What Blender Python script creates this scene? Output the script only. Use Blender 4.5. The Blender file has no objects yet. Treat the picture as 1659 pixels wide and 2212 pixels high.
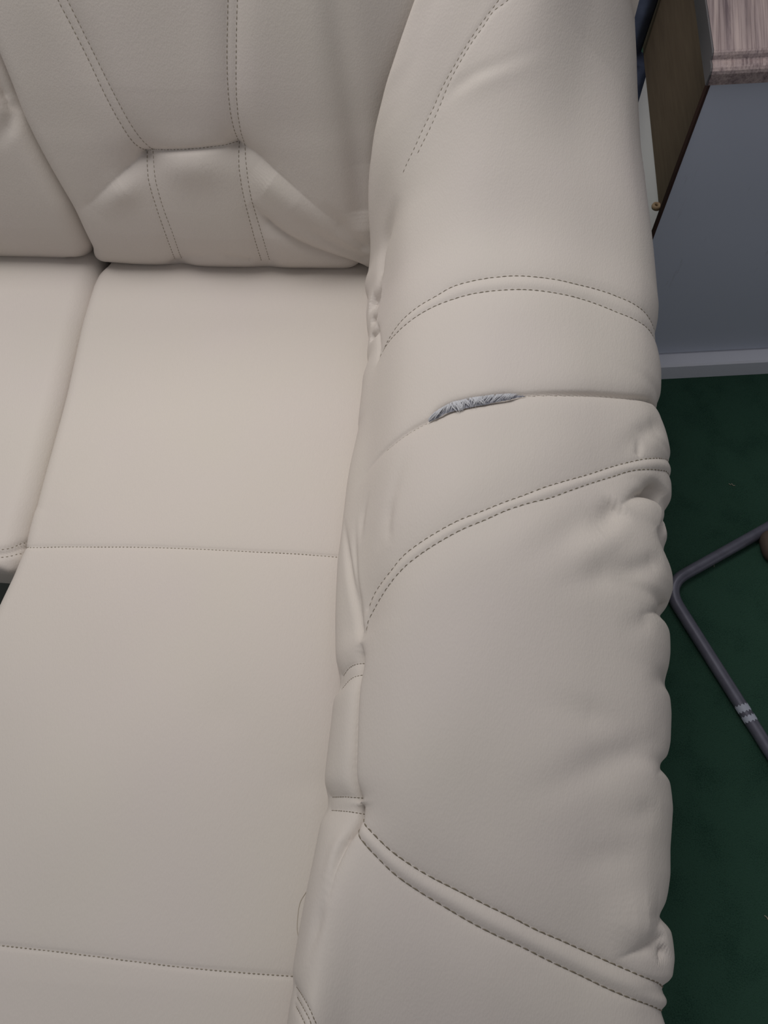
import bpy, math, random
import numpy as np
from mathutils import Vector, Matrix
from mathutils.bvhtree import BVHTree

random.seed(4); rng = np.random.default_rng(4)
SC = bpy.context.scene
COL = SC.collection

# ------------------------------------------------------------------ camera
F = 1671.0
PITCH, ROLL, CAM_H = math.radians(63), math.radians(3), 1.5
U0 = np.array([0, math.sin(PITCH), math.cos(PITCH)])
FW = np.array([0, math.cos(PITCH), -math.sin(PITCH)])
X0 = np.array([1.0, 0, 0])
RX = math.cos(ROLL) * X0 - math.sin(ROLL) * U0
UP = math.sin(ROLL) * X0 + math.cos(ROLL) * U0
EYE = np.array([0, 0, CAM_H])
cam = bpy.data.cameras.new('camera')
cam.sensor_fit = 'VERTICAL'; cam.sensor_height = 24.0; cam.lens = F / 2212 * 24.0
cam.clip_start = 0.02
co = bpy.data.objects.new('camera', cam); COL.objects.link(co)
co.matrix_world = Matrix(((RX[0], UP[0], -FW[0], EYE[0]), (RX[1], UP[1], -FW[1], EYE[1]),
                          (RX[2], UP[2], -FW[2], EYE[2]), (0, 0, 0, 1)))
SC.camera = co

# ------------------------------------------------------------------ light
SC.view_settings.view_transform = 'Standard'; SC.view_settings.look = 'None'
SC.view_settings.gamma = 1.0; SC.view_settings.use_curve_mapping = False
SC.view_settings.exposure = 0.22
wd = bpy.data.worlds.new('showroom_ambient'); SC.world = wd; wd.use_nodes = True
wd.node_tree.nodes['Background'].inputs[0].default_value = (0.97, 0.96, 1.0, 1)
wd.node_tree.nodes['Background'].inputs[1].default_value = 0.21
def ceiling_lamp(loc, sx, sy, power, col):
    l = bpy.data.lights.new('ceiling_lamp', 'AREA'); l.shape = 'RECTANGLE'; l.size = sx; l.size_y = sy
    l.energy = power; l.color = col
    o = bpy.data.objects.new('ceiling_lamp', l); COL.objects.link(o); o.location = loc
    return o
ceiling_lamp((-0.6, 1.35, 2.6), 1.2, 1.0, 23, (1.0, 0.965, 0.94))
ceiling_lamp((0.3, 2.3, 2.7), 1.4, 0.6, 9, (1.0, 0.98, 0.96))

def added_glow_spot(loc, target, power, angle, col):
    l = bpy.data.lights.new('added_glow_spot', 'SPOT'); l.energy = power; l.color = col
    l.spot_size = math.radians(angle); l.spot_blend = 1.0; l.shadow_soft_size = 0.15
    o = bpy.data.objects.new('added_glow_spot', l); COL.objects.link(o); o.location = loc
    o.rotation_euler = (Vector(target) - Vector(loc)).to_track_quat('-Z', 'Y').to_euler(); return o
added_glow_spot((-0.45, 0.75, 2.7), (-0.26, 0.55, 0.45), 13, 25, (1.0, 0.84, 0.66))  # added warm spot without a known fitting, brightens the seat beside the arm

# ------------------------------------------------------------------ helpers
def ray(u, v):
    return FW + RX * (u - 829.5) / F + UP * (1106 - v) / F
def atz(u, v, z):
    r = ray(u, v); return EYE + r * (z - EYE[2]) / r[2]

def mat(name, col, rough=0.55, spec=0.4, build=None):
    m = bpy.data.materials.new(name); m.use_nodes = True
    nt = m.node_tree; b = nt.nodes['Principled BSDF']
    b.inputs['Base Color'].default_value = (*col, 1); b.inputs['Roughness'].default_value = rough
    b.inputs['Specular IOR Level'].default_value = spec
    if build: build(nt, b)
    return m
def nd(nt, typ, **kw):
    n = nt.nodes.new(typ)
    for k, v in kw.items():
        if hasattr(n, k): setattr(n, k, v)
        else: n.inputs[k].default_value = v
    return n
def coords(nt, scale=(1, 1, 1), rz=0):
    tc = nt.nodes.new('ShaderNodeTexCoord'); mp = nt.nodes.new('ShaderNodeMapping')
    mp.inputs['Scale'].default_value = scale
    src = tc.outputs['Object']
    if rz:                                          # turn the grain first, then stretch it
        m0 = nt.nodes.new('ShaderNodeMapping'); m0.inputs['Rotation'].default_value = (0, 0, -math.radians(rz))
        nt.links.new(src, m0.inputs['Vector']); src = m0.outputs['Vector']
    nt.links.new(src, mp.inputs['Vector']); return mp.outputs['Vector']
def ramp(nt, fac, stops):
    r = nt.nodes.new('ShaderNodeValToRGB'); e = r.color_ramp.elements
    while len(e) < len(stops): e.new(0.5)
    for k, (p, c) in enumerate(stops):
        e[k].position = p; e[k].color = (*c, 1)
    nt.links.new(fac, r.inputs['Fac']); return r.outputs['Color']
def bump(nt, b, h, dist, strength=1.0, prev=None):
    n = nt.nodes.new('ShaderNodeBump'); n.inputs['Distance'].default_value = dist
    n.inputs['Strength'].default_value = strength
    nt.links.new(h, n.inputs['Height'])
    if prev is not None: nt.links.new(prev, n.inputs['Normal'])
    nt.links.new(n.outputs['Normal'], b.inputs['Normal']); return n.outputs['Normal']

def leather_build(nt, b):
    v = coords(nt)
    v2 = coords(nt, (1.0, 0.45, 0.6))
    vo = nd(nt, 'ShaderNodeTexVoronoi', Scale=520.0); nt.links.new(v2, vo.inputs['Vector'])
    no = nd(nt, 'ShaderNodeTexNoise', Scale=170.0, Detail=4.0); nt.links.new(v2, no.inputs['Vector'])
    n1 = bump(nt, b, vo.outputs['Distance'], 0.0003, 0.45)
    n2 = bump(nt, b, no.outputs['Fac'], 0.0008, 0.28, n1)
    bl = nd(nt, 'ShaderNodeTexNoise', Scale=5.0, Detail=3.0); nt.links.new(v, bl.inputs['Vector'])
    c = ramp(nt, bl.outputs['Fac'], [(0.3, LEATHER_A), (0.7, LEATHER_B)])
    nt.links.new(c, b.inputs['Base Color'])
LEATHER_A = (0.612, 0.567, 0.512); LEATHER_B = (0.614, 0.561, 0.522)
M_LEATHER = mat('cream_leather', (0.65, 0.6, 0.53), 0.6, 0.25, leather_build)
M_THREAD = mat('thread_hole_shade', (0.21, 0.18, 0.135), 0.9, 0.1)  # stitch thread with the shade of the needle holes put into its colour
M_THREAD_L = mat('thread_hole_shade_pale', (0.30, 0.265, 0.21), 0.9, 0.1)  # lighter stitch thread, hole shade still mixed into the colour
M_LOOSE = mat('cream_thread', (0.50, 0.45, 0.37), 0.9, 0.1)
def lining_build(nt, b):
    v = coords(nt, (1, 1, 1)); n = nd(nt, 'ShaderNodeTexNoise', Scale=240.0, Detail=3.0); nt.links.new(v, n.inputs['Vector'])
    c = ramp(nt, n.outputs['Fac'], [(0.35, (0.27, 0.275, 0.32)), (0.65, (0.37, 0.375, 0.42))]); nt.links.new(c, b.inputs['Base Color'])
    bump(nt, b, n.outputs['Fac'], 0.001, 0.5)
M_LINING = mat('grey_woven_lining', (0.3, 0.31, 0.37), 0.95, 0.05, lining_build)
M_FRAY = mat('white_frayed_fibre', (0.62, 0.63, 0.66), 0.9, 0.1)
def carpet_build(nt, b):
    v = coords(nt)
    n1 = nd(nt, 'ShaderNodeTexNoise', Scale=420.0, Detail=4.0); nt.links.new(v, n1.inputs['Vector'])
    n2 = nd(nt, 'ShaderNodeTexNoise', Scale=14.0, Detail=5.0); nt.links.new(v, n2.inputs['Vector'])
    mx = nd(nt, 'ShaderNodeMath', operation='ADD'); nt.links.new(n1.outputs['Fac'], mx.inputs[0]); nt.links.new(n2.outputs['Fac'], mx.inputs[1])
    c = ramp(nt, mx.outputs[0], [(0.45, (0.010, 0.034, 0.024)), (1.5, (0.036, 0.086, 0.060))])
    nt.links.new(c, b.inputs['Base Color']); bump(nt, b, n1.outputs['Fac'], 0.004, 0.8)
M_CARPET = mat('green_carpet', (0.01, 0.03, 0.02), 0.95, 0.05, carpet_build)
def panel_build(nt, b):
    v = coords(nt, (1, 1, 1)); n = nd(nt, 'ShaderNodeTexNoise', Scale=3.0, Detail=6.0); nt.links.new(v, n.inputs['Vector'])
    v2 = coords(nt, (30, 30, 3)); w = nd(nt, 'ShaderNodeTexNoise', Scale=2.0, Detail=8.0, Roughness=0.7); nt.links.new(v2, w.inputs['Vector'])
    c1 = ramp(nt, w.outputs['Fac'], [(0.27, (0.46, 0.48, 0.56)), (0.36, (0.57, 0.61, 0.72))])
    nt.links.new(c1, b.inputs['Base Color'])
M_PANEL = mat('blue_grey_board', (0.25, 0.275, 0.325), 0.5, 0.3, panel_build)
M_SKIRT = mat('pale_grey_skirting', (0.74, 0.76, 0.84), 0.45, 0.3)
def wood_build(nt, b):
    v = coords(nt, (26, 1.1, 26), -13)
    n = nd(nt, 'ShaderNodeTexNoise', Scale=2.6, Detail=9.0, Roughness=0.62, Distortion=0.5); nt.links.new(v, n.inputs['Vector'])
    v2 = coords(nt, (160, 2.0, 160), -13)
    n2 = nd(nt, 'ShaderNodeTexNoise', Scale=2.0, Detail=6.0, Roughness=0.6); nt.links.new(v2, n2.inputs['Vector'])
    c1 = ramp(nt, n.outputs['Fac'], [(0.30, (0.13, 0.095, 0.105)), (0.42, (0.29, 0.23, 0.23)), (0.62, (0.41, 0.33, 0.315))])
    c2 = ramp(nt, n2.outputs['Fac'], [(0.30, (0.35, 0.30, 0.32)), (0.55, (1, 1, 1))])
    mx = nt.nodes.new('ShaderNodeMix'); mx.data_type = 'RGBA'; mx.blend_type = 'MULTIPLY'; mx.inputs[0].default_value = 0.75
    nt.links.new(c1, mx.inputs[6]); nt.links.new(c2, mx.inputs[7]); nt.links.new(mx.outputs[2], b.inputs['Base Color'])
M_WOOD = mat('pinkish_grey_wood_print', (0.4, 0.33, 0.33), 0.32, 0.5, wood_build)
M_EDGE = mat('dark_grey_edge', (0.10, 0.095, 0.10), 0.5, 0.3)
M_BROWN = mat('dark_brown_edging', (0.045, 0.022, 0.018), 0.6, 0.3)
def tanboard_build(nt, b):
    v = coords(nt, (2, 3, 30)); n = nd(nt, 'ShaderNodeTexNoise', Scale=3.0, Detail=6.0); nt.links.new(v, n.inputs['Vector'])
    c = ramp(nt, n.outputs['Fac'], [(0.3, (0.115, 0.085, 0.058)), (0.7, (0.14, 0.105, 0.072))]); nt.links.new(c, b.inputs['Base Color'])
M_TAN = mat('raw_brown_hardboard', (0.24, 0.18, 0.12), 0.7, 0.2, tanboard_build)
M_TAN2 = mat('tan_bracket', (0.36, 0.26, 0.16), 0.6, 0.3)
M_WHITE = mat('white_board', (0.84, 0.82, 0.82), 0.5, 0.3)
def cloth_build(nt, b):
    v = coords(nt); n = nd(nt, 'ShaderNodeTexNoise', Scale=16.0, Detail=4.0); nt.links.new(v, n.inputs['Vector'])
    c = ramp(nt, n.outputs['Fac'], [(0.35, (0.07, 0.085, 0.14)), (0.65, (0.12, 0.145, 0.23))]); nt.links.new(c, b.inputs['Base Color'])
M_NAVY = mat('navy_cloth', (0.03, 0.037, 0.06), 0.9, 0.1, cloth_build)
def tube_build(nt, b):
    b.inputs['Metallic'].default_value = 0.35
    v = coords(nt); n = nd(nt, 'ShaderNodeTexNoise', Scale=40.0, Detail=4.0); nt.links.new(v, n.inputs['Vector'])
    c = ramp(nt, n.outputs['Fac'], [(0.3, (0.13, 0.13, 0.17)), (0.7, (0.17, 0.17, 0.215))]); nt.links.new(c, b.inputs['Base Color'])
M_TUBE = mat('grey_tube_steel', (0.15, 0.15, 0.19), 0.4, 0.5, tube_build)
M_TAPE = mat('silver_tape', (0.46, 0.49, 0.58), 0.4, 0.5)
M_FOOT = mat('brown_grey_plastic', (0.11, 0.085, 0.068), 0.8, 0.2)
M_LINT = mat('pale_lint', (0.34, 0.32, 0.25), 0.9, 0.1)
M_WALL = mat('off_white_plaster', (0.55, 0.54, 0.52), 0.8, 0.2)
M_BASE = mat('base_painted_shade', (0.16, 0.17, 0.155), 0.85, 0.1)  # shadow on the sofa base put into this dark grey-green colour

def link(name, me, m=None, parent=None):
    o = bpy.data.objects.new(name, me); COL.objects.link(o)
    if m: me.materials.append(m)
    if parent: o.parent = parent
    return o
def raw_mesh(name, verts, faces, m, parent=None, smooth=False):
    me = bpy.data.meshes.new(name); me.from_pydata([tuple(map(float, p)) for p in verts], [], faces); me.update()
    if smooth:
        me.polygons.foreach_set('use_smooth', np.ones(len(me.polygons), bool))
    return link(name, me, m, parent)
def tag(o, label, cat, group=None):
    o['label'] = label; o['category'] = cat
    if group: o['group'] = group
    return o
def empty(name, loc, rz=0.0):
    o = bpy.data.objects.new(name, None); COL.objects.link(o); o.location = loc; o.rotation_euler = (0, 0, rz)
    o.empty_display_size = 0.1; return o
def prism(name, poly, z0, z1, m, parent=None):
    n = len(poly)
    vs = [(p[0], p[1], z0) for p in poly] + [(p[0], p[1], z1) for p in poly]
    fs = [tuple(reversed(range(n))), tuple(range(n, 2 * n))] + [(k, (k + 1) % n, n + (k + 1) % n, n + k) for k in range(n)]
    return raw_mesh(name, vs, fs, m, parent)
def bevel(o, w=0.004, seg=2):
    md = o.modifiers.new('bevel', 'BEVEL'); md.width = w; md.segments = seg; md.limit_method = 'ANGLE'; return o

# ------------------------------------------------------------------ the setting
fl = prism('floor', [(-3, -2), (3.5, -2), (3.5, 3.2), (-3, 3.2)], -0.05, 0.0, M_CARPET); fl['kind'] = 'structure'
wl = prism('wall_back', [(-3, 3.2), (3.5, 3.2), (3.5, 3.3), (-3, 3.3)], 0.0, 2.8, M_WALL); wl['kind'] = 'structure'

# ------------------------------------------------------------------ sofa frame
SOFA_LOC = np.array([0.0, 0.5, 0.0]); SOFA_YAW = math.radians(-6)
cy, sy = math.cos(SOFA_YAW), math.sin(SOFA_YAW)
RL = np.array([[cy, sy, 0], [-sy, cy, 0], [0, 0, 1]])           # world -> sofa local
EYE_L = RL @ (EYE - SOFA_LOC)
def lray(u, v): return RL @ ray(u, v)
def latz(u, v, z):
    r = lray(u, v); return EYE_L + r * (z - EYE_L[2]) / r[2]
def laty(u, v, y):
    r = lray(u, v); return EYE_L + r * (y - EYE_L[1]) / r[1]
sofa = empty('corner_sofa', SOFA_LOC, SOFA_YAW)
tag(sofa, 'cream leather corner sofa with stitched seams and a torn seam on its wide padded arm', 'sofa')

def smooth1(a, k):
    if k < 1: return a
    ker = np.hanning(2 * k + 3)[1:-1]; ker /= ker.sum()
    p = np.concatenate([np.full(k, a[0]) , a, np.full(k, a[-1])])
    # keep end slopes
    p[:k] = a[0] - (a[1] - a[0]) * np.arange(k, 0, -1); p[-k:] = a[-1] + (a[-1] - a[-2]) * np.arange(1, k + 1)
    return np.convolve(p, ker, 'valid')

class Surf:
    """A grid surface sculpted by strokes: each stroke is a line lying on the surface."""
    def __init__(s, P):
        s.P = P.copy(); s.N, s.M = P.shape[:2]; s.st = 2
        s.calc_n(); s.B = s.P.copy(); s.BN = s.Nm.copy()
        Q = s.P[::s.st, ::s.st]; n, m = Q.shape[:2]; s.qm = m
        idx = np.arange(n * m).reshape(n, m)
        fs = np.stack([idx[:-1, :-1], idx[:-1, 1:], idx[1:, 1:], idx[1:, :-1]], -1).reshape(-1, 4)
        s.bvh = BVHTree.FromPolygons(Q.reshape(-1, 3).tolist(), fs.tolist())
    def calc_n(s):
        di = np.gradient(s.P, axis=0); dj = np.gradient(s.P, axis=1)
        n = np.cross(di, dj); n /= np.linalg.norm(n, axis=-1, keepdims=True) + 1e-12
        s.Nm = n
    def ij(s, f, p):
        i, j = divmod(f, s.qm - 1); Q = s.B
        i *= s.st; j *= s.st
        i2 = min(i + s.st, s.N - 1); j2 = min(j + s.st, s.M - 1)
        a = Q[i2, j] - Q[i, j]; b = Q[i, j2] - Q[i, j]; d = p - Q[i, j]
        A = np.array([[a @ a, a @ b], [a @ b, b @ b]]); t = np.linalg.solve(A + 1e-14 * np.eye(2), [a @ d, b @ d])
        t = np.clip(t, -0.2, 1.2)
        return np.array([i + t[0] * s.st, j + t[1] * s.st])
    def cast(s, pts, step=2.5, ext=0, ext0=0):
        """pixel polyline -> grid coordinates; ext / ext0 = run on past the end / start by so many columns"""
        pts = np.array(pts, float)
        # smooth resample (Catmull-Rom)
        d = np.r_[0, np.cumsum(np.linalg.norm(np.diff(pts, axis=0), axis=1))]
        n = max(3, int(d[-1] / step)); t = np.linspace(0, d[-1], n)
        if len(pts) > 2:
            m = np.gradient(pts, d, axis=0)
            k = np.clip(np.searchsorted(d, t, 'right') - 1, 0, len(d) - 2); h = (d[k + 1] - d[k])[:, None]; x = ((t - d[k]) / h[:, 0])[:, None]
            q = (2 * x**3 - 3 * x**2 + 1) * pts[k] + (x**3 - 2 * x**2 + x) * h * m[k] + (-2 * x**3 + 3 * x**2) * pts[k + 1] + (x**3 - x**2) * h * m[k + 1]
        else:
            q = np.stack([np.interp(t, d, pts[:, c]) for c in (0, 1)], -1)
        out = []; o = Vector(EYE_L)
        for u, v in q:
            hit = s.bvh.ray_cast(o, Vector(lray(u, v)).normalized())
            if hit[0] is not None: out.append(s.ij(hit[2], np.array(hit[0])))
        out = np.array(out)
        if len(out) == 0: return np.zeros((0, 2))
        k = min(12, len(out) - 1)
        if ext and len(out) > 3:
            e = out[-1]; sl = np.clip((out[-1] - out[-1 - k])[0] / (abs((out[-1] - out[-1 - k])[1]) + 1e-6), -1.5, 1.5)
            g = np.arange(1, abs(ext), 1.5)
            out = np.vstack([out, np.stack([e[0] + sl * g * 0.6, e[1] + np.sign(ext) * g], -1)])
        if ext0 and len(out) > 3:
            e = out[0]; sl = np.clip((out[0] - out[k])[0] / (abs((out[0] - out[k])[1]) + 1e-6), -1.5, 1.5)
            g = np.arange(1, abs(ext0), 1.5)
            out = np.vstack([np.stack([e[0] + sl * g * 0.6, e[1] + np.sign(ext0) * g], -1)[::-1], out])
        out[:, 0] = np.clip(out[:, 0], 0, s.N - 1.001); out[:, 1] = np.clip(out[:, 1], 0, s.M - 1.001)
        return out
    def ev(s, ij, what=None):
        A = s.P if what is None else what
        i = np.clip(ij[:, 0].astype(int), 0, s.N - 2); j = np.clip(ij[:, 1].astype(int), 0, s.M - 2)
        a = (ij[:, 0] - i)[:, None]; b = (ij[:, 1] - j)[:, None]
        return (A[i, j] * (1 - a) * (1 - b) + A[i + 1, j] * a * (1 - b) + A[i, j + 1] * (1 - a) * b + A[i + 1, j + 1] * a * b)
    def stroke(s, ij, kind, w, depth, fade=(0.0, 0.0), side=None, ws=1.0):
        """kind: groove (gauss), cusp (sharp valley between two puffed sides), ridge (gauss up), step (one side up)"""
        if len(ij) < 3: return
        L = s.ev(ij, s.B); TN = s.ev(ij, s.BN)
        # even spacing ~2.5 mm
        d = np.r_[0, np.cumsum(np.linalg.norm(np.diff(L, axis=0), axis=1))]
        n = max(6, int(d[-1] / 0.0016)); t = np.linspace(0, d[-1], n)
        L = np.stack([np.interp(t, d, L[:, c]) for c in range(3)], -1); TN = np.stack([np.interp(t, d, TN[:, c]) for c in range(3)], -1)
        kk = min(4, n // 3); L = np.stack([smooth1(L[:, c], kk) for c in range(3)], -1); TN = np.stack([smooth1(TN[:, c], kk) for c in range(3)], -1)
        T = np.gradient(L, axis=0)
        f = t / d[-1]; wt = np.ones(n)
        if fade[0] > 0: wt *= np.clip(f / fade[0], 0, 1) ** 1.2
        if fade[1] > 0: wt *= np.clip((1 - f) / fade[1], 0, 1) ** 1.2
        R = w * (4.5 if kind in ('cusp', 'step') else 2.8)
        V = s.B.reshape(-1, 3)
        lo = L.min(0) - R; hi = L.max(0) + R
        sel = np.where(((V >= lo) & (V <= hi)).all(1))[0]
        out = s.P.reshape(-1, 3); NN = s.BN.reshape(-1, 3)
        for c in range(0, len(sel), 20000):
            q = sel[c:c + 20000]; D = ((V[q][:, None] - L[None]) ** 2).sum(-1) if len(L) < 60 else None
            if D is None:
                vv = V[q]; D = (vv**2).sum(1)[:, None] + (L**2).sum(1)[None] - 2 * vv @ L.T
            k = D.argmin(1); dist = np.sqrt(np.maximum(D[np.arange(len(q)), k], 0))
            e = V[q] - L[k]
            if kind == 'step' or side is not None:
                sg = np.sign((np.cross(T[k], e) * TN[k]).sum(1))
            if kind == 'groove': h = -depth * np.exp(-(dist / w) ** 2)
            elif kind == 'ridge': h = depth * np.exp(-(dist / w) ** 2)
            elif kind == 'cusp': h = -depth * np.exp(-dist / w)
            elif kind == 'step': h = depth * np.exp(-dist / w) * (sg * ws > 0) - 0.4 * depth * np.exp(-dist / (w * 0.25))
            if side is not None: h = np.where(sg * side > 0, h, h * 0.25)
            h *= wt[k]
            out[q] += NN[q] * h[:, None]
    def wobble(s, amp, lam, n=18):
        V = s.B; h = 0
        for _ in range(n):
            k = rng.normal(size=3); k = k / np.linalg.norm(k) * 2 * math.pi / (lam * rng.uniform(0.6, 1.8)); h = h + np.sin(V @ k + rng.uniform(0, 7))
        s.P += s.BN * (amp * h / math.sqrt(n / 2))[..., None]
    def split(s, ids, name, m, parent, child='leather_panel'):
        """id 0 -> the part itself, the other ids -> sub-parts (sewn panels)"""
        s.calc_n(); N, M = s.N, s.M
        idx = np.arange(N * M).reshape(N, M)
        fs = np.stack([idx[:-1, :-1], idx[1:, :-1], idx[1:, 1:], idx[:-1, 1:]], -1).reshape(-1, 4); fid = ids[:-1, :-1].reshape(-1)
        V = s.P.reshape(-1, 3); NN = s.Nm.reshape(-1, 3); part = None
        for k in sorted(set(fid.tolist())):
            f = fs[fid == k]; used, inv = np.unique(f, return_inverse=True); f = inv.reshape(-1, 4)
            me = bpy.data.meshes.new(name if part is None else child)
            me.vertices.add(len(used)); me.vertices.foreach_set('co', V[used].astype(np.float32).ravel())
            me.loops.add(f.size); me.loops.foreach_set('vertex_index', f.ravel().astype(np.int32))
            me.polygons.add(len(f)); me.polygons.foreach_set('loop_start', np.arange(0, f.size, 4, dtype=np.int32))
            me.update(calc_edges=True); me.polygons.foreach_set('use_smooth', np.ones(len(f), bool))
            me.normals_split_custom_set_from_vertices(NN[used].astype(np.float32).tolist())
            if part is None: part = link(name, me, m, parent)
            else: link(child, me, m, part)
        return part

def lozenges(name, runs, m, parent, pitch, dash, wid, lift=0.0003, jitter=0.1, arc=0.0):
    """a row of sewn stitches along each run of (points, normals): one small faceted thread per stitch"""
    vs, fs = [], []
    for L, Nn in runs:
        if len(L) < 3: continue
        d = np.r_[0, np.cumsum(np.linalg.norm(np.diff(L, axis=0), axis=1))]
        for a in np.arange(pitch * 0.3, d[-1] - dash, pitch):
            q = np.linspace(a, a + dash * (1 + jitter * random.uniform(-1, 1)), 4)
            p = np.stack([np.interp(q, d, L[:, c]) for c in range(3)], -1)
            nn = np.stack([np.interp(q, d, Nn[:, c]) for c in range(3)], -1); nn /= np.linalg.norm(nn, axis=1, keepdims=True) + 1e-9
            t = p[-1] - p[0]; t /= np.linalg.norm(t) + 1e-9
            sd0 = np.cross(nn[1], t); p[1] = p[1] + sd0 * arc; p[2] = p[2] + sd0 * arc
            b0 = len(vs)
            for r, (w_, l_) in enumerate(((0.35, -0.4), (1, 0.8), (1, 0.8), (0.35, -0.4))):
                sd = np.cross(nn[r], t)
                c = p[r] + nn[r] * lift * l_
                vs += [c + sd * wid * w_ * 0.5, c + nn[r] * wid * 0.35 * w_, c - sd * wid * w_ * 0.5, c - nn[r] * wid * 0.4]
            for r in range(3):
                for k in range(4):
                    fs.append((b0 + r * 4 + k, b0 + r * 4 + (k + 1) % 4, b0 + r * 4 + 4 + (k + 1) % 4, b0 + r * 4 + 4 + k))
            fs += [(b0 + 3, b0 + 2, b0 + 1, b0), (b0 + 12, b0 + 13, b0 + 14, b0 + 15)]
    o = raw_mesh(name, vs, fs, m, parent, True); o['kind'] = 'stuff'; return o
def run(S, ij): return S.ev(ij), S.ev(ij, S.Nm)

# ------------------------------------------------------------------ armrest
inner_px = [(930, -90), (897, 0), (869, 78), (833, 183), (805, 297), (794, 389), (787, 480), (785, 590), (787, 613), (797, 642), (791, 675), (792.5, 704), (797, 727), (792.5, 764), (796, 790), (785, 816), (783, 852), (776, 914), (776.5, 927), (758, 1000), (751, 1041), (739, 1147), (731, 1210), (725, 1330), (723.5, 1403), (724, 1420), (730, 1463), (729, 1484), (719, 1506), (717, 1552), (710, 1623), (702, 1689), (706, 1722), (704, 1747), (692, 1771), (684, 1817), (662, 1926), (643, 2036), (633, 2098), (636, 2129), (628, 2164), (621, 2212), (608, 2300), (590, 2420)]
back_y = {-90: .65, 0: .62, 78: .60, 183: .57, 297: .545, 389: .525, 480: .50, 590: .47}
crease_px = [(975, -90), (935, 0), (898, 100), (862, 250), (840, 400), (826, 520), (822, 600), (821, 648), (813, 700), (811, 777), (806, 860), (800, 940), (790, 1040), (783, 1140), (779, 1250), (779, 1350), (771, 1389), (765.5, 1447), (762, 1525), (758, 1623), (754, 1693), (759, 1736), (757, 1763), (736, 1813), (719, 1876), (705, 1958), (693, 2043), (680, 2133), (668, 2212), (652, 2300), (632, 2420)]
outer_px = [(1345, -90), (1351, 0), (1356, 35), (1355, 50), (1364, 117), (1372, 179), (1380, 272), (1385, 331), (1393, 389), (1403, 467), (1411, 533), (1417, 591), (1424, 661), (1424, 685), (1420, 731), (1425, 758), (1429.5, 801), (1429, 845), (1425, 862), (1431, 883), (1434, 913), (1444, 947), (1453, 978), (1452, 991), (1455, 1000), (1455, 1021), (1457, 1042), (1454, 1073), (1442, 1094), (1450, 1111), (1453, 1133), (1449, 1160), (1442, 1177), (1452, 1213), (1456, 1244), (1456, 1270), (1448, 1301), (1432, 1318), (1444, 1339), (1448, 1365), (1447, 1411), (1440, 1468), (1448, 1506), (1451, 1540), (1450, 1601), (1446, 1635), (1438, 1658), (1450, 1687), (1454, 1745), (1448, 1831), (1448, 1889), (1441, 1947), (1436, 1980), (1451, 2010), (1459, 2074), (1458, 2114), (1448, 2133), (1440, 2140), (1444, 2161), (1443, 2178), (1439, 2190), (1441, 2212), (1450, 2260), (1452, 2420)]
NY = 850
ys = np.linspace(0.92, -0.74, NY)
def rail(pts3, k=3):
    p = np.array(pts3); o = np.argsort(p[:, 1]); p = p[o]
    def f(c):
        a = np.interp(ys, p[:, 1], p[:, c])
        hi = ys > p[-1, 1]; a[hi] = p[-1, c] + (ys[hi] - p[-1, 1]) * (p[-1, c] - p[-6, c]) / (p[-1, 1] - p[-6, 1])
        lo = ys < p[0, 1]; a[lo] = p[0, c] + (ys[lo] - p[0, 1]) * (p[3, c] - p[0, c]) / (p[3, 1] - p[0, 1])
        return smooth1(a, k)
    return f(0), f(2)
x1, z1 = rail([laty(u, v, back_y[v]) if v in back_y else latz(u, v, 0.50) for u, v in inner_px], 5)
# crease: a little above the inner edge
def z_in(yq): return np.interp(yq, ys[::-1], z1[::-1])
cp = []
for u, v in crease_px:
    z = 0.56
    for _ in range(12):
        q = latz(u, v, z); z = 0.5 * z + 0.5 * (max(0.56, z_in(q[1]) + np.interp(q[1], [.35, .5], [.055, .085])) if q[1] < .72 else z)
    cp.append(latz(u, v, z))
x2, z2 = rail(cp, 6)
wb = np.clip((ys - .43) / .10, 0, 1); wb = wb * wb * (3 - 2 * wb)      # up the back: the visible edge is where arm meets back cushion
x2 = x2 * (1 - wb) + x1 * wb; z2 = z2 * (1 - wb) + z1 * wb; x1 = x1 + .02 * wb; z1 = z1 - .06 * wb
zo = lambda v: np.interp(v, [-90, 0, 200, 400, 660, 1000, 1400, 1750, 2212, 2420], [.80, .765, .70, .64, .585, .565, .54, .515, .48, .46])
x6, z6 = rail([latz(u, v, zo(v)) for u, v in outer_px], 2)
x6s = smooth1(x6, 60); z6 = smooth1(z6, 25)
zc = np.interp(ys, [-.75, -.55, -.35, -.1, .2, .36, .5, .62, .75, .95], [.465, .548, .612, .66, .674, .70, .785, .90, 1.05, 1.2])
zc = smooth1(zc, 40)
x2s = smooth1(x2, 50); z2s = smooth1(z2, 50)
W_ = x6s - x2s
rails = [(x1 + 0.05, z1 * 0 + 0.36), (x1 + 0.012, np.maximum(z1 - 0.06, 0.40)), (x1, z1), (x2, z2),
         (x2 * .5 + x2s * .5 + .11 * W_, z2s + .62 * (zc - z2s)),
         (x2s + .28 * W_, z2s + .93 * (zc - z2s)), (x2s + .48 * W_, zc + .002), (x2s + .70 * W_, z6 + np.interp(ys, [.3, .6], [.90, .70]) * (zc - z6)),
         (.55 * x6 + .45 * x6s - .085 * W_, z6 + np.interp(ys, [.3, .6], [.52, .33]) * (zc - z6)), (x6, z6), (x6 * .6 + x6s * .4 - .004, z6 - .09), (x6s - .03, z6 * 0 + .30), (x6s - .05, z6 * 0 + .10)]
RR = np.array([[r[0], r[1]] for r in rails]).transpose(2, 0, 1)    # NY, K, 2
cnt = [4, 12, 26, 34, 44, 44, 50, 50, 44, 24, 14, 6]
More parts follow.
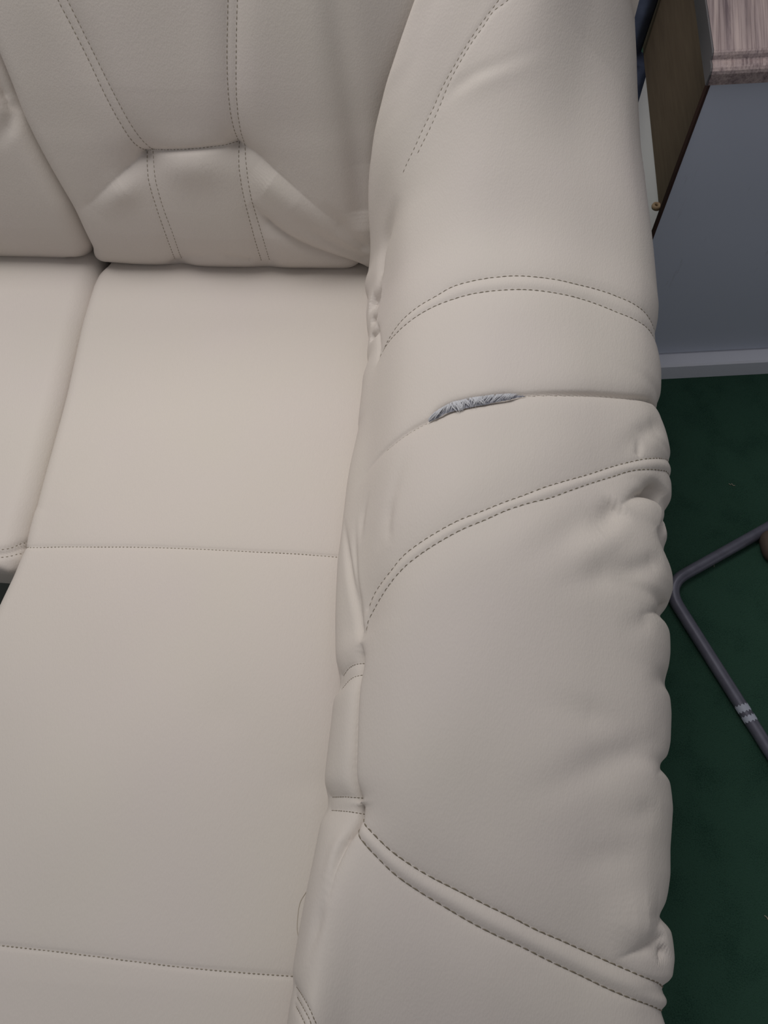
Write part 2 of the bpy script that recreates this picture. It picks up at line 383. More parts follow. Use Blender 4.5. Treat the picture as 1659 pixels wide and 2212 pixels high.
def catmull(RR, cnt):
    K = RR.shape[1]; out = []
    for k in range(K - 1):
        p0 = RR[:, max(k - 1, 0)]; p1 = RR[:, k]; p2 = RR[:, k + 1]; p3 = RR[:, min(k + 2, K - 1)]
        l1 = np.linalg.norm(p2 - p1, axis=1, keepdims=True); l0 = np.linalg.norm(p1 - p0, axis=1, keepdims=True) + 1e-6; l2 = np.linalg.norm(p3 - p2, axis=1, keepdims=True) + 1e-6
        m1 = ((p2 - p1) / l1 * l0 + (p1 - p0) / l0 * l1) / (l0 + l1) * l1 if k > 0 else p2 - p1
        m2 = ((p3 - p2) / l2 * l1 + (p2 - p1) / l1 * l2) / (l1 + l2) * l1 if k < K - 2 else p2 - p1
        for x in np.linspace(0, 1, cnt[k], endpoint=False):
            out.append((2 * x**3 - 3 * x**2 + 1) * p1 + (x**3 - 2 * x**2 + x) * m1 + (-2 * x**3 + 3 * x**2) * p2 + (x**3 - x**2) * m2)
    out.append(RR[:, -1]); return np.stack(out, 1)
xz = catmull(RR, cnt)
PA = np.stack([xz[..., 0], np.repeat(ys[:, None], xz.shape[1], 1), xz[..., 1]], -1)
A = Surf(PA)
JC = sum(cnt[:3]); JO = sum(cnt[:9])
A1 = [(814, 773), (837, 727), (860, 695), (897, 663), (938, 638), (974, 617), (1020, 603), (1066, 595.6), (1112, 593), (1157, 595.6), (1203, 601.5), (1249, 611), (1295, 622), (1340, 638), (1377, 656), (1400, 675), (1411, 691)]
A2 = [(821, 757), (837, 735), (860, 711), (897, 682), (929, 663), (974, 644), (1020, 631), (1066, 625), (1112, 623), (1157, 625), (1203, 631), (1249, 640), (1295, 654), (1340, 672), (1377, 688), (1404, 707), (1414, 720)]
B_ = [(763, 1084), (772, 1055), (799, 1010), (830, 973), (859, 947), (893, 923), (922, 907), (965, 876), (1008, 865), (1061, 857), (1119, 851), (1163, 848), (1230, 847), (1303, 847), (1365, 850), (1399, 855), (1420, 863)]
C1 = [(787, 1313), (796, 1287), (816, 1255), (840, 1227), (864, 1200), (902, 1172), (941, 1148), (989, 1122), (1037, 1103), (1086, 1083), (1134, 1066), (1182, 1048), (1230, 1034), (1278, 1021), (1327, 1005), (1375, 993), (1414, 988), (1438, 989), (1450, 992)]
C2 = [(779.6, 1364), (787, 1340), (801, 1311), (820, 1280), (845, 1248), (869, 1224), (907, 1195), (951, 1167), (999, 1141), (1047, 1121), (1095, 1100), (1144, 1084), (1192, 1072), (1240, 1055), (1288, 1039), (1327, 1027), (1375, 1014), (1414, 1012), (1447, 1017)]
D1 = [(760, 1749), (769, 1767), (795, 1796), (833, 1834), (873, 1864), (931, 1900), (989, 1930), (1047, 1959), (1104, 1986), (1162, 2016), (1220, 2041), (1278, 2067), (1336, 2092), (1382, 2111), (1428, 2132), (1438, 2138)]
D2 = [(758, 1776), (764, 1799), (781, 1822), (815, 1859), (850, 1892), (902, 1929), (960, 1965), (1018, 1999), (1076, 2028), (1133, 2054), (1191, 2084), (1249, 2111), (1307, 2139), (1365, 2162), (1411, 2178), (1435, 2188)]
E1 = [(1090, -20), (1075, 2), (1052, 32), (1029, 64), (1002, 105), (974, 151), (951, 192), (933, 233), (915, 270), (892, 325), (874, 366), (860, 407)]
E2 = [(1112, -20), (1096, 0), (1066, 23), (1043, 57), (1020, 89), (993, 133), (970, 174), (949, 224), (929, 270), (906, 320), (883, 372)]
def mid(a, b, n=24):
    def rs(p):
        p = np.array(p, float); d = np.r_[0, np.cumsum(np.linalg.norm(np.diff(p, axis=0), axis=1))]; t = np.linspace(0, d[-1], n)
        return np.stack([np.interp(t, d, p[:, c]) for c in (0, 1)], -1)
    return ((rs(a) + rs(b)) / 2).tolist()
def cast_arm(p, **k): return A.cast(p, **k)
cA1, cA2, cB, cC1, cC2, cD1, cD2 = [A.cast(p, ext=40) for p in (A1, A2, B_, C1, C2, D1, D2)]
cE1, cE2 = A.cast(E1), A.cast(E2)
mA, mC, mD = [A.cast(mid(a, b), ext=40) for a, b in ((A1, A2), (C1, C2), (D1, D2))]; mE = A.cast(mid(E1, E2))
A.wobble(0.0009, 0.16)
# broad hollows along the sewn bands, narrow valleys under each stitch line, the band itself slightly proud
A.stroke(mA, 'groove', .030, .003); A.stroke(mC, 'groove', .034, .005); A.stroke(mD, 'groove', .040, .0065); A.stroke(mE, 'groove', .03, .002, (0, .3))
for c, dp in ((cA1, .0022), (cA2, .0022), (cC1, .0030), (cC2, .0024), (cD1, .0036), (cD2, .0034)): A.stroke(c, 'cusp', .0045, dp)
for c in (cE1, cE2): A.stroke(c, 'cusp', .003, .0010, (0, .4))
for m_, h in ((mA, .0015), (mC, .0022), (mD, .0030)): A.stroke(m_, 'ridge', .009, h)
# single seam that has come apart
A.stroke(cB, 'cusp', .010, .0048, (.25, 0)); A.stroke(cB, 'groove', .003, .002, (.2, 0))
rb = A.cast(B_[9:], ext=40); A.stroke(rb, 'cusp', .016, .006, (.5, 0)); A.stroke(rb, 'groove', .0025, .003, (.3, 0))
# folds gathered at the outer edge
FOLDS = [
 ([(1335, 1094), (1363, 1078), (1381, 1068), (1398, 1062), (1413, 1060), (1428, 1063), (1436, 1076), (1443, 1092)], 'cusp', .009, .021, (.5, 0), 30),
 ([(1345, 1084), (1325, 1108), (1308, 1130), (1285, 1155), (1262, 1180)], 'groove', .016, .0055, (.15, .7), 0),
 ([(1330, 1092), (1280, 1118), (1210, 1162), (1140, 1206), (1090, 1240)], 'groove', .022, .0028, (.2, .6), 0),
 ([(1360, 1130), (1320, 1150), (1270, 1190), (1220, 1230)], 'ridge', .022, .0035, (.4, .5), 0),
 ([(1424, 1134), (1428, 1152), (1434, 1164), (1441, 1176)], 'cusp', .009, .012, (.4, 0), 26),
 ([(1450, 1128), (1440, 1142), (1428, 1150)], 'groove', .010, .006, (.3, .3), 0),
 ([(1320, 1250), (1360, 1234), (1400, 1222), (1435, 1206)], 'groove', .014, .0028, (.4, .3), 0),
 ([(1180, 1268), (1260, 1252), (1320, 1238), (1380, 1228)], 'groove', .018, .0022, (.5, .4), 0),
 ([(1385, 1330), (1410, 1323), (1430, 1319)], 'cusp', .010, .010, (.8, 0), 30),
 ([(1330, 1366), (1380, 1348), (1420, 1332)], 'groove', .014, .0018, (.6, .3), 0),
 ([(1390, 1470), (1436, 1468)], 'groove', .012, .003, (.8, 0), 20),
 ([(1140, 1500), (1230, 1530), (1320, 1556), (1400, 1572)], 'groove', .018, .0018, (.5, .5), 0),
 ([(1090, 1716), (1162, 1707), (1278, 1661), (1394, 1614), (1440, 1596)], 'groove', .020, .0030, (.5, .3), 0),
 ([(1415, 1676), (1428, 1666), (1437, 1658)], 'cusp', .009, .009, (.7, 0), 30),
 ([(1430, 1745), (1380, 1760), (1310, 1768)], 'groove', .015, .0014, (.3, .6), 0),
 ([(1200, 1870), (1290, 1856), (1400, 1840)], 'groove', .018, .0014, (.5, .3), 0),
 ([(1408, 2016), (1424, 2000), (1435, 1981)], 'cusp', .009, .009, (.6, 0), 30),
 ([(1330, 2080), (1362, 2068), (1394, 2054), (1425, 2034), (1441, 2016)], 'cusp', .009, .0055, (.5, .3), 0),
 ([(1426, 2086), (1434, 2066), (1440, 2040)], 'cusp', .008, .0045, (.5, .3), 0),
 ([(1300, 2000), (1360, 1985), (1420, 1972)], 'ridge', .024, .003, (.5, .3), 0),
 ([(1385, 940), (1387, 960), (1384, 985)], 'groove', .006, .0015, (.4, .2), 0),
 ([(1330, 985), (1370, 950), (1410, 925), (1440, 915)], 'groove', .014, .0028, (.5, .3), 0),
 ([(1180, 100), (1098, 133), (1020, 165), (970, 201), (938, 247)], 'groove', .010, .0012, (.5, .3), 0),
 ([(1190, 120), (1100, 150), (1030, 180), (975, 222)], 'ridge', .016, .0009, (.5, .3), 0),
 ([(860, 420), (838, 494), (824, 567), (820, 620)], 'groove', .012, .0045, (.5, .2), 0),
 ([(822, 640), (808, 650), (799, 655)], 'groove', .012, .007, (.2, .1), 0),
 ([(812, 690), (800, 693)], 'groove', .007, .004, (.2, .2), 0),
 ([(814, 700), (806, 722), (799, 730)], 'groove', .006, .0045, (.3, .1), 0),
 ([(811, 690), (814, 740), (812, 790)], 'cusp', .006, .005, (.4, .3), 0),
 ([(744, 1120), (750, 1180), (758, 1250), (768, 1330), (774, 1385)], 'groove', .006, .0035, (.4, .1), 0),
 ([(770, 1120), (768, 1180), (769, 1260), (775, 1340)], 'groove', .005, .0022, (.4, .2), 0),
 ([(800, 1060), (786, 1110), (780, 1180)], 'groove', .007, .0015, (.4, .4), 0),
 ([(850, 1070), (838, 1120), (836, 1180)], 'groove', .008, .0014, (.4, .3), 0),
 ([(880, 960), (850, 1060), (826, 1140), (815, 1200)], 'groove', .010, .0012, (.4, .4), 0),
 ([(773, 1384), (766, 1447), (762, 1525), (758, 1623), (754, 1693), (759, 1736)], 'cusp', .006, .0085, (.1, .02), 0),
 ([(759, 1736), (757, 1766), (736, 1813), (718, 1876), (704, 1958)], 'cusp', .007, .009, (.02, .6), 0),
 ([(712, 1892), (690, 1970), (672, 2040), (658, 2085)], 'groove', .008, .0022, (.5, .4), 0),
 ([(745, 1775), (722, 1830), (706, 1900), (690, 1980)], 'ridge', .010, .003, (.2, .7), 0),
]
for p, kind, w, dp, fade, ext in FOLDS:
    A.stroke(A.cast(p, ext=ext), kind, w, dp * 1.75, fade)
S_IN = [[(766, 1427), (746, 1440), (729, 1463)], [(765, 1452), (746, 1466), (729, 1486)], [(756, 1724), (730, 1721), (707, 1722)], [(757, 1752), (730, 1748), (705, 1747)],
        [(637, 2131), (654, 2160), (686, 2214), (700, 2240)], [(637, 2152), (652, 2180), (672, 2214), (684, 2240)], [(635, 2172), (656, 2214), (668, 2240)]]
cS = [A.cast(p) for p in S_IN]
for c in cS: A.stroke(c, 'cusp', .0035, .0022)
for a, b in ((0, 1), (2, 3)): A.stroke(A.cast(mid(S_IN[a], S_IN[b])), 'groove', .02, .005)
# tear: the leather sinks away inside the opening
T_UP = [(923, 908), (940, 890), (961, 877), (974, 869.6), (996, 864), (1017, 859), (1039, 856), (1070, 852), (1097, 850.5), (1120, 851), (1137, 853)]
T_LO = [(926, 909), (950, 897), (960, 891), (981, 885), (1006, 879), (1030, 874), (1053, 870.5), (1063, 867.5), (1079, 864.5), (1097, 861.5), (1115, 857), (1134, 854)]
cT = A.cast(mid(T_UP, T_LO)); A.stroke(cT, 'groove', .0075, .0065, (.15, .2))

# panels of the arm: cut where the seams run
jj = np.arange(A.M)
def seam_i(c):
    o = np.argsort(c[:, 1]); j = c[o, 1]; i = c[o, 0]
    return np.interp(jj, j, i)
sA, sB, sC, sD = seam_i(mA), seam_i(cB), seam_i(mC), seam_i(mD)
I = np.arange(A.N)[:, None]
ids = 1 + (I > sA).astype(int) + (I > np.maximum(sB, sA + 4)) + (I > np.maximum(sC, sB + 4)) + (I > np.maximum(sD, sC + 4))
ids[:, jj < JC] = 0
arm = A.split(ids, 'armrest', M_LEATHER, sofa)
for nm, cs, pt, dsh, wd_ in (('upper', (cA1, cA2), .0085, .0068, .0013), ('fold', (cC1, cC2), .0085, .0066, .0013), ('front', (cD1, cD2), .0095, .0078, .0019)):
    lozenges('stitching', [run(A, c) for c in cs], M_THREAD, arm, pt, dsh * 1.1, wd_, arc=.0007 if nm != 'upper' else .0003)
lozenges('stitching', [run(A, c[:int(len(c) * .93)]) for c in (cE1, cE2)], M_THREAD_L, arm, .0085, .0058, .0010)
lozenges('stitching', [run(A, c) for c in cS], M_THREAD, arm, .0044, .0040, .0009)
nb = len(cB)
lozenges('stitching', [run(A, A.cast(B_[3:7])), run(A, A.cast(B_[10:], ext=40))], M_THREAD, arm, .0060, .0046, .0010, lift=-.0002)
# grey lining inside the tear
def on_base(px, off):
    c = A.cast(px, step=3); return A.ev(c, A.B) + A.ev(c, A.BN) * off
def resample(p, n):
    d = np.r_[0, np.cumsum(np.linalg.norm(np.diff(p, axis=0), axis=1))]; t = np.linspace(0, d[-1], n)
    return np.stack([np.interp(t, d, p[:, c]) for c in range(3)], -1)
nT = 70
tu, tl = resample(on_base(T_UP, -.0034), nT), resample(on_base(T_LO, -.0034), nT)
tn = resample(A.ev(A.cast(mid(T_UP, T_LO)), A.BN), nT)
vs, fs = [], []
for k in range(nT):
    for q in range(7):
        f = q / 6; vs.append(tu[k] * (1 - f) + tl[k] * f + tn[k] * (.0012 * math.sin(math.pi * f) + .0004 * math.sin(k * 1.7 + q)))
for k in range(nT - 1):
    for q in range(6): fs.append((k * 7 + q, k * 7 + q + 1, k * 7 + q + 8, k * 7 + q + 7))
lin = raw_mesh('torn_lining', vs, fs, M_LINING, arm, True); lin['label'] = 'blue-grey woven lining showing through the torn seam'
# frayed white fibres bridging the tear
def fibres():
    vs, fs = [], []
    def strand(p, n, w0):
        p = np.array(p); b0 = len(vs); K = len(p)
        for k in range(K):
            t = p[min(k + 1, K - 1)] - p[max(k - 1, 0)]; t = t / (np.linalg.norm(t) + 1e-9); s_ = np.cross(n, t); w = w0 * (1 - .85 * (k / (K - 1)) ** 2)
            vs.extend([p[k] + s_ * w * .5, p[k] + n * w * .5, p[k] - s_ * w * .5])
        for k in range(K - 1):
            for q in range(3): fs.append((b0 + k * 3 + q, b0 + k * 3 + (q + 1) % 3, b0 + k * 3 + 3 + (q + 1) % 3, b0 + k * 3 + 3 + q))
    clumps = sorted(random.uniform(.02, .97) for _ in range(26))
    for ci, f in enumerate(clumps):
        k0 = int(3 + f * (nT - 8)); n = tn[k0] / np.linalg.norm(tn[k0])
        lean = random.gauss(-1.0, 3.0) if f < .62 else random.gauss(-4.5, 1.5)
        if f < .22: lean = random.uniform(-12, -7)
        over = random.uniform(.75, 1.2) if random.random() < .75 else random.uniform(1.2, 1.65)
        if f > .62: over = random.uniform(.85, 1.15)
        for _ in range(random.randint(4, 9)):
            k = int(np.clip(k0 + random.gauss(0, 1.3), 1, nT - 2)); k2 = int(np.clip(k + lean + random.gauss(0, .7), 0, nT - 1)); ov = over * random.uniform(.8, 1.08)
            a = tu[k] + n * .0034; b = tu[k2] + (tl[k2] - tu[k2]) * ov
            bow = random.uniform(.0008, .0026); sw = (tu[k + 1] - tu[k]) * random.uniform(-.9, .9)
            strand([a + (b - a) * t + n * (bow * math.sin(math.pi * t * .8) + .0026 * t) + sw * math.sin(math.pi * t) for t in np.linspace(0, 1, 6)], n, random.uniform(.0007, .0017))
    for _ in range(45):                         # loose single fibres
        k = random.randint(4, nT - 4); n = tn[k] / np.linalg.norm(tn[k]); k2 = int(np.clip(k + random.gauss(-2, 4), 0, nT - 1))
        a = tu[k] + n * .0036; b = tu[k2] + (tl[k2] - tu[k2]) * random.uniform(.4, 1.5)
        strand([a + (b - a) * t + n * (.0018 * math.sin(math.pi * t * .8) + .0024 * t) for t in np.linspace(0, 1, 6)], n, random.uniform(.0003, .0006))
    for _ in range(70):                         # short tufts along the upper lip
        k = random.randint(3, nT - 4); n = tn[k] / np.linalg.norm(tn[k]); d = tl[k] - tu[k]; d = d / (np.linalg.norm(d) + 1e-9); al = (tu[k + 1] - tu[k]); al /= np.linalg.norm(al)
        a = tu[k] + n * .0026; l = random.uniform(.001, .003)
        strand([a, a + (d * .5 * random.uniform(-1, 1) + al * random.uniform(-1, 1)) * l * .6 + n * .0008, a + (d * random.uniform(-.6, .6) + al * random.uniform(-1, 1)) * l + n * .0008], n, .0007)
    o = raw_mesh('frayed_threads', vs, fs, M_FRAY, arm); o['kind'] = 'stuff'; o['label'] = 'white frayed threads bridging the tear'
fibres()

# ------------------------------------------------------------------ back cushions
fz = [.36, .42, .445, .46, .48, .52, .57, .61, .65, .68, .72, .80, .90, .98, 1.03, 1.06, 1.07]
fy = [.60, .555, .530, .517, .508, .505, .510, .518, .529, .537, .549, .572, .612, .652, .690, .74, .80]
zz = smooth1(np.interp(np.linspace(0, 1, 330), np.linspace(0, 1, len(fz)), fz), 14)
yy = smooth1(np.interp(np.linspace(0, 1, 330), np.linspace(0, 1, len(fz)), fy), 22)
NZ = len(zz)
def hit_back(u, v):
    r = lray(u, v); best = None
    zt = np.linspace(.40, 1.03, 400); yt = np.interp(zt, zz, yy); s_ = (zt - EYE_L[2]) / r[2]
    g = EYE_L[1] + s_ * r[1] - yt; k = np.argmin(np.abs(g)); return EYE_L + r * s_[k]
edge_pts = np.array([hit_back(*q) for q in [(206, 574), (192, 548), (150, 465), (95, 365), (58, 290), (30, 235), (16, 190), (0, 160)]])
o_ = np.argsort(edge_pts[:, 2]); edge_pts = edge_pts[o_]
def xl_back(z):
    x = np.interp(z, edge_pts[:, 2], edge_pts[:, 0]); s_ = (edge_pts[-1, 0] - edge_pts[-4, 0]) / (edge_pts[-1, 2] - edge_pts[-4, 2])
    return np.where(z > edge_pts[-1, 2], edge_pts[-1, 0] + s_ * (z - edge_pts[-1, 2]), x)
XL = smooth1(xl_back(zz), 12)
def back_surf(side):
    r = .030 if side > 0 else .036
    a = np.linspace(0, math.pi / 2, 16)
    dx = np.r_[0, 0, 0, r * (1 - np.cos(a)), 0]; dy = np.r_[.10, .07, r + .012, r - r * np.sin(a), 0][:-1]; dx = dx[:-1]
    nin = 260
    P = np.zeros((NZ, len(dx) + nin, 3))
    for k in range(NZ):
        if side > 0:
            xs = np.r_[XL[k] + dx, np.linspace(XL[k] + r, .16, nin + 1)[1:]]; yv = np.r_[yy[k] + dy, np.full(nin, yy[k])]
            xr = (xs - XL[k]); yv = yv - .010 * np.sin(np.clip(xr / .62, 0, 1) * math.pi) * np.clip((zz[k] - .44) / .1, 0, 1); q_ = np.clip((xs + .13) / .17, 0, 1); yv = yv + 0.04 * q_ * q_ * (3 - 2 * q_) * np.clip((zz[k] - .50) / .16, 0, 1)
        else:
            xe = XL[k] - .001
            xs = np.r_[xe - dx, np.linspace(xe - r, -1.35, nin + 1)[1:]]; yv = np.r_[yy[k] + .010 + dy, np.full(nin, yy[k] + .010)]
            xr = (xe - xs); yv = yv - .012 * np.sin(np.clip(xr / .62, 0, 1) * math.pi) * np.clip((zz[k] - .44) / .1, 0, 1)
        P[k, :, 0] = xs; P[k, :, 1] = yv; P[k, :, 2] = zz[k]
    if side > 0: P = P[:, ::1]
    else: P = P[:, ::-1]
    return P[::-1]
BK = Surf(back_surf(1))
BL1 = [(114, -14), (120, 0), (150, 72), (200, 178), (250, 278), (298, 342), (330, 440), (355, 505), (380, 572)]
BL1b = [(130, -20), (140, 0), (168, 60), (215, 160), (262, 250), (300, 310), (319, 338), (345, 430), (368, 505), (395, 572)]
L1a = [(112, -20), (120, 0), (150, 60), (190, 140), (225, 212), (262, 280), (286, 322), (302, 345), (318, 400), (338, 460), (358, 515), (378, 569)]
L1b = [(130, -22), (140, 0), (170, 62), (210, 142), (245, 210), (280, 275), (302, 312), (318, 338), (332, 395), (352, 458), (374, 515), (392, 569)]
L2a = [(490, -20), (489, 40), (488, 120), (490, 190), (495, 245), (502, 290), (508, 326), (513, 370), (522, 420), (534, 470), (548, 520), (564, 570)]
L2b = [(511, -20), (509, 40), (508, 120), (508, 190), (511, 245), (516, 290), (522, 328), (530, 375), (538, 420), (550, 470), (566, 520), (582, 570)]
cL = [BK.cast(p) for p in (L1a, L1b, L2a, L2b)]
CR = [(302, 346), (320, 338), (360, 331), (400, 328), (450, 325.5), (506, 325)]
mCR = BK.cast(CR)
BK.wobble(0.0012, 0.2)
BK.stroke(BK.cast(mid(L1a, L1b)), 'groove', .024, .005); BK.stroke(BK.cast(mid(L2a, L2b)), 'groove', .024, .006)
for c in cL: BK.stroke(c, 'cusp', .004, .0020)
BK.stroke(mCR, 'cusp', .018, .013); BK.stroke(mCR, 'groove', .004, .003)
BFOLD = [
 ([(322, 372), (380, 358), (450, 352), (510, 350)], 'ridge', .035, .008, (.4, .4)),
 ([(302, 346), (270, 372), (235, 402), (195, 440), (160, 462)], 'cusp', .022, .017, (0, .8)),
 ([(310, 372), (280, 395), (240, 430), (205, 460)], 'ridge', .024, .009, (.4, .5)),
 ([(508, 326), (545, 338), (590, 372), (640, 412), (700, 462), (760, 512)], 'cusp', .022, .014, (0, .7)),
 ([(545, 370), (600, 410), (660, 460), (720, 505)], 'ridge', .026, .008, (.2, .5)),
 ([(540, 440), (556, 462), (582, 490), (620, 518), (660, 540), (710, 560), (785, 584)], 'cusp', .012, .015, (.15, 0)),
 ([(640, 470), (690, 512), (740, 540), (785, 562)], 'groove', .012, .006, (.5, 0)),
 ([(690, 440), (730, 480), (760, 515), (785, 535)], 'groove', .012, .006, (.5, 0)),
 ([(722, -20), (735, 60), (748, 160), (765, 280), (776, 400), (784, 500)], 'groove', .022, .008, (0, .1)),
 ([(380, 572), (400, 560), (440, 552), (480, 545)], 'groove', .012, .003, (.1, .5)),
 ([(470, 540), (500, 556), (545, 566)], 'groove', .010, .004, (.4, .1)),
 ([(505, 290), (496, 310), (480, 322)], 'groove', .012, .003, (.3, .3)),
 ([(318, 345), (313, 352), (308, 360)], 'groove', .004, .002, (.2, .2)),
]
for p, kind, w, dp, fade in BFOLD: BK.stroke(BK.cast(p), kind, w, dp, fade)
ii = np.arange(BK.N)
def seam_j(S, c):
    o = np.argsort(c[:, 0]); return np.interp(np.arange(S.N), c[o, 0], c[o, 1])
s1 = seam_j(BK, BK.cast(mid(L1a, L1b))); s2 = seam_j(BK, BK.cast(mid(L2a, L2b)))
oj = np.argsort(mCR[:, 1]); cri = np.interp(np.arange(BK.M), mCR[oj, 1], mCR[oj, 0])
J = np.arange(BK.M)[None]; I = np.arange(BK.N)[:, None]
ids = np.where(J < s1[:, None], 1, np.where(J < s2[:, None], np.where(I < cri[None], 2, 3), 4)); ids[:, :5] = 0
back = BK.split(ids, 'back_cushion', M_LEATHER, sofa)
lozenges('stitching', [run(BK, c) for c in cL], M_THREAD_L, back, .0070, .0055, .0013)
lozenges('stitching', [run(BK, mCR)], M_THREAD_L, back, .0060, .0045, .0011)
BL = Surf(back_surf(-1)); BL.wobble(0.0012, 0.2)
for p, kind, w, dp, fade in [([(-30, 120), (0, 176), (14, 205), (22, 245)], 'cusp', .012, .012, (0, .3)), ([(30, 236), (22, 262), (6, 290), (-20, 320)], 'groove', .012, .005, (0, .6)),
                             ([(150, 556), (147, 561), (142, 566)], 'cusp', .006, .008, (.3, 0)), ([(150, 557), (175, 556), (200, 560)], 'groove', .008, .003, (.1, .1))]:
    BL.stroke(BL.cast(p), kind, w, dp, fade)
idl = np.zeros((BL.N, BL.M), int)
BL.split(idl, 'back_cushion', M_LEATHER, sofa)

# ------------------------------------------------------------------ seat cushions
ZS = .455
edge_px = [(232, 566), (224, 576), (210, 590), (200, 615), (175, 700), (140, 850), (105, 980), (78, 1080), (62, 1130), (48, 1182), (25, 1240), (0, 1292), (-60, 1420), (-140, 1600)]
ep = np.array([latz(u, v, ZS - .012) for u, v in edge_px]); ep = ep[np.argsort(ep[:, 1])]
def xl_seat(y):
    x = np.interp(y, ep[:, 1], ep[:, 0]); return np.where(y < ep[0, 1], ep[0, 0], x)
def roll(r, n, drop):
    a = np.linspace(0, math.pi / 2, n); return np.r_[0, 0, r * (1 - np.cos(a))], np.r_[drop, r + .01, r - r * np.sin(a)]
def seat_surf():
    r = .022; dx, dz = roll(r, 14, .14); nin = 240
    yr = np.r_[.60, .60, .59, .585, np.linspace(.58, -.70, 520), -.715, -.725, -.73, -.73]; zr = np.r_[.12, .05, .015, .004, np.zeros(520), .004, .015, .04, .16]
    yr[4:-4] = np.linspace(.58, -.70, 520)
    P = np.zeros((len(yr), len(dx) + nin, 3)); xe = smooth1(xl_seat(yr), 6)
    for k in range(len(yr)):
        xs = np.r_[xe[k] + dx, np.linspace(xe[k] + r, .05, nin + 1)[1:]]; z = np.r_[-dz, np.zeros(nin)]
        q = np.clip((xs - xe[k]) / .55, 0, 1); z = z + .010 * np.sin(q * math.pi) * np.clip((yr[k] + .8) / .2, 0, 1) - .004
        z = z - np.clip((yr[k] - .45) / .12, 0, 1) ** 2 * .012
        P[k, :, 0] = xs; P[k, :, 1] = yr[k]; P[k, :, 2] = ZS + z - zr[k]
    return P
ST = Surf(seat_surf())
Q1 = [(50, 1181), (70, 1181), (120, 1180), (200, 1180), (300, 1181), (420, 1185), (540, 1190), (640, 1195), (735, 1203), (760, 1205)]
Q2 = [(-20, 2041), (0, 2043), (100, 2054), (200, 2066), (300, 2079), (400, 2091), (500, 2100), (580, 2106), (640, 2110), (670, 2112)]
cQ1, cQ2 = ST.cast(Q1, ext0=-14), ST.cast(Q2, ext0=-70)
ST.wobble(0.0010, 0.25)
for c, d in ((cQ1, .0022), (cQ2, .0022)): ST.stroke(c, 'cusp', .012, d); ST.stroke(c, 'groove', .002, .0012)
for p, kind, w, dp, fade in [([(75, 1115), (110, 1065), (160, 1010), (215, 960)], 'groove', .02, .0016, (.1, .7)), ([(95, 1140), (170, 1060), (260, 990)], 'ridge', .03, .0016, (.3, .6)),
                             ([(720, 1690), (650, 1695), (560, 1705)], 'groove', .02, .0012, (.1, .7)), ([(560, 1530), (460, 1545), (380, 1560)], 'groove', .03, .001, (.4, .5))]:
    ST.stroke(ST.cast(p), kind, w, dp, fade)
J = np.arange(ST.M); I = np.arange(ST.N)[:, None]
def seam_is(c):
    o = np.argsort(c[:, 1]); return np.interp(J, c[o, 1], c[o, 0])
ids = 1 + (I > seam_is(cQ1)).astype(int) + (I > seam_is(cQ2)); ids[:, :4] = 0
seat = ST.split(ids, 'seat_cushion', M_LEATHER, sofa)
lozenges('stitching', [run(ST, cQ1), run(ST, cQ2)], M_THREAD_L, seat, .0056, .0036, .0013)

lt = ST.ev(ST.cast([(662, 1926), (650, 1945), (643, 1980), (642, 2010), (646, 2032)]))
def seat_left():
    r = .040; dx, dz = roll(r, 18, .14); nin = 150
    yf = latz(20, 1196, ZS)[1] - .020
    rf = .030; fy_, fz_ = roll(rf, 18, .075)
    yr = np.r_[.60, .59, np.linspace(.58, yf + rf, 240), (yf + fy_)[::-1][1:]]; zr = np.r_[.05, .01, np.zeros(240), fz_[::-1][1:]]
    P = np.zeros((len(yr), len(dx) + nin, 3))
    for k in range(len(yr)):
        xe = xl_seat(np.array([min(max(yr[k], yf), .50)]))[0] + .004
        xs = np.r_[xe - dx, np.linspace(xe - r, -1.35, nin + 1)[1:]]; z = np.r_[-dz, np.zeros(nin)]
        q = np.clip((xe - xs) / .6, 0, 1); z = z + .010 * np.sin(q * math.pi) - .004
        P[k, :, 0] = xs; P[k, :, 1] = yr[k]; P[k, :, 2] = ZS + z - zr[k]
    return P[:, ::-1], yf
pl, YF = seat_left()
SL = Surf(pl)
G1 = [(-40, 1190), (0, 1187), (20, 1184), (48, 1173)]; G2 = [(-40, 1204), (0, 1204.5), (20, 1202), (42, 1196)]; G0 = [(-40, 1198), (0, 1196.5), (25, 1192.5), (48, 1184)]
cG = [SL.cast(p, ext=12, ext0=-130) for p in (G1, G2, G0)]
SL.wobble(0.0009, 0.25)
for c in cG[:2]: SL.stroke(c, 'cusp', .004, .002)
SL.stroke(cG[2], 'cusp', .005, .004)
SL.stroke(SL.cast([(-30, 1212), (0, 1222), (20, 1230)]), 'ridge', .008, .003)
JL = np.arange(SL.M)
o_ = np.argsort(cG[2][:, 1]); gi = np.interp(JL, cG[2][o_, 1], cG[2][o_, 0])
ids = 1 + (np.arange(SL.N)[:, None] > gi).astype(int); ids[:, -4:] = 0
seat2 = SL.split(ids, 'seat_cushion', M_LEATHER, sofa)
lozenges('stitching', [run(SL, c) for c in cG[:2]], M_THREAD_L, seat2, .0066, .0042, .0013)

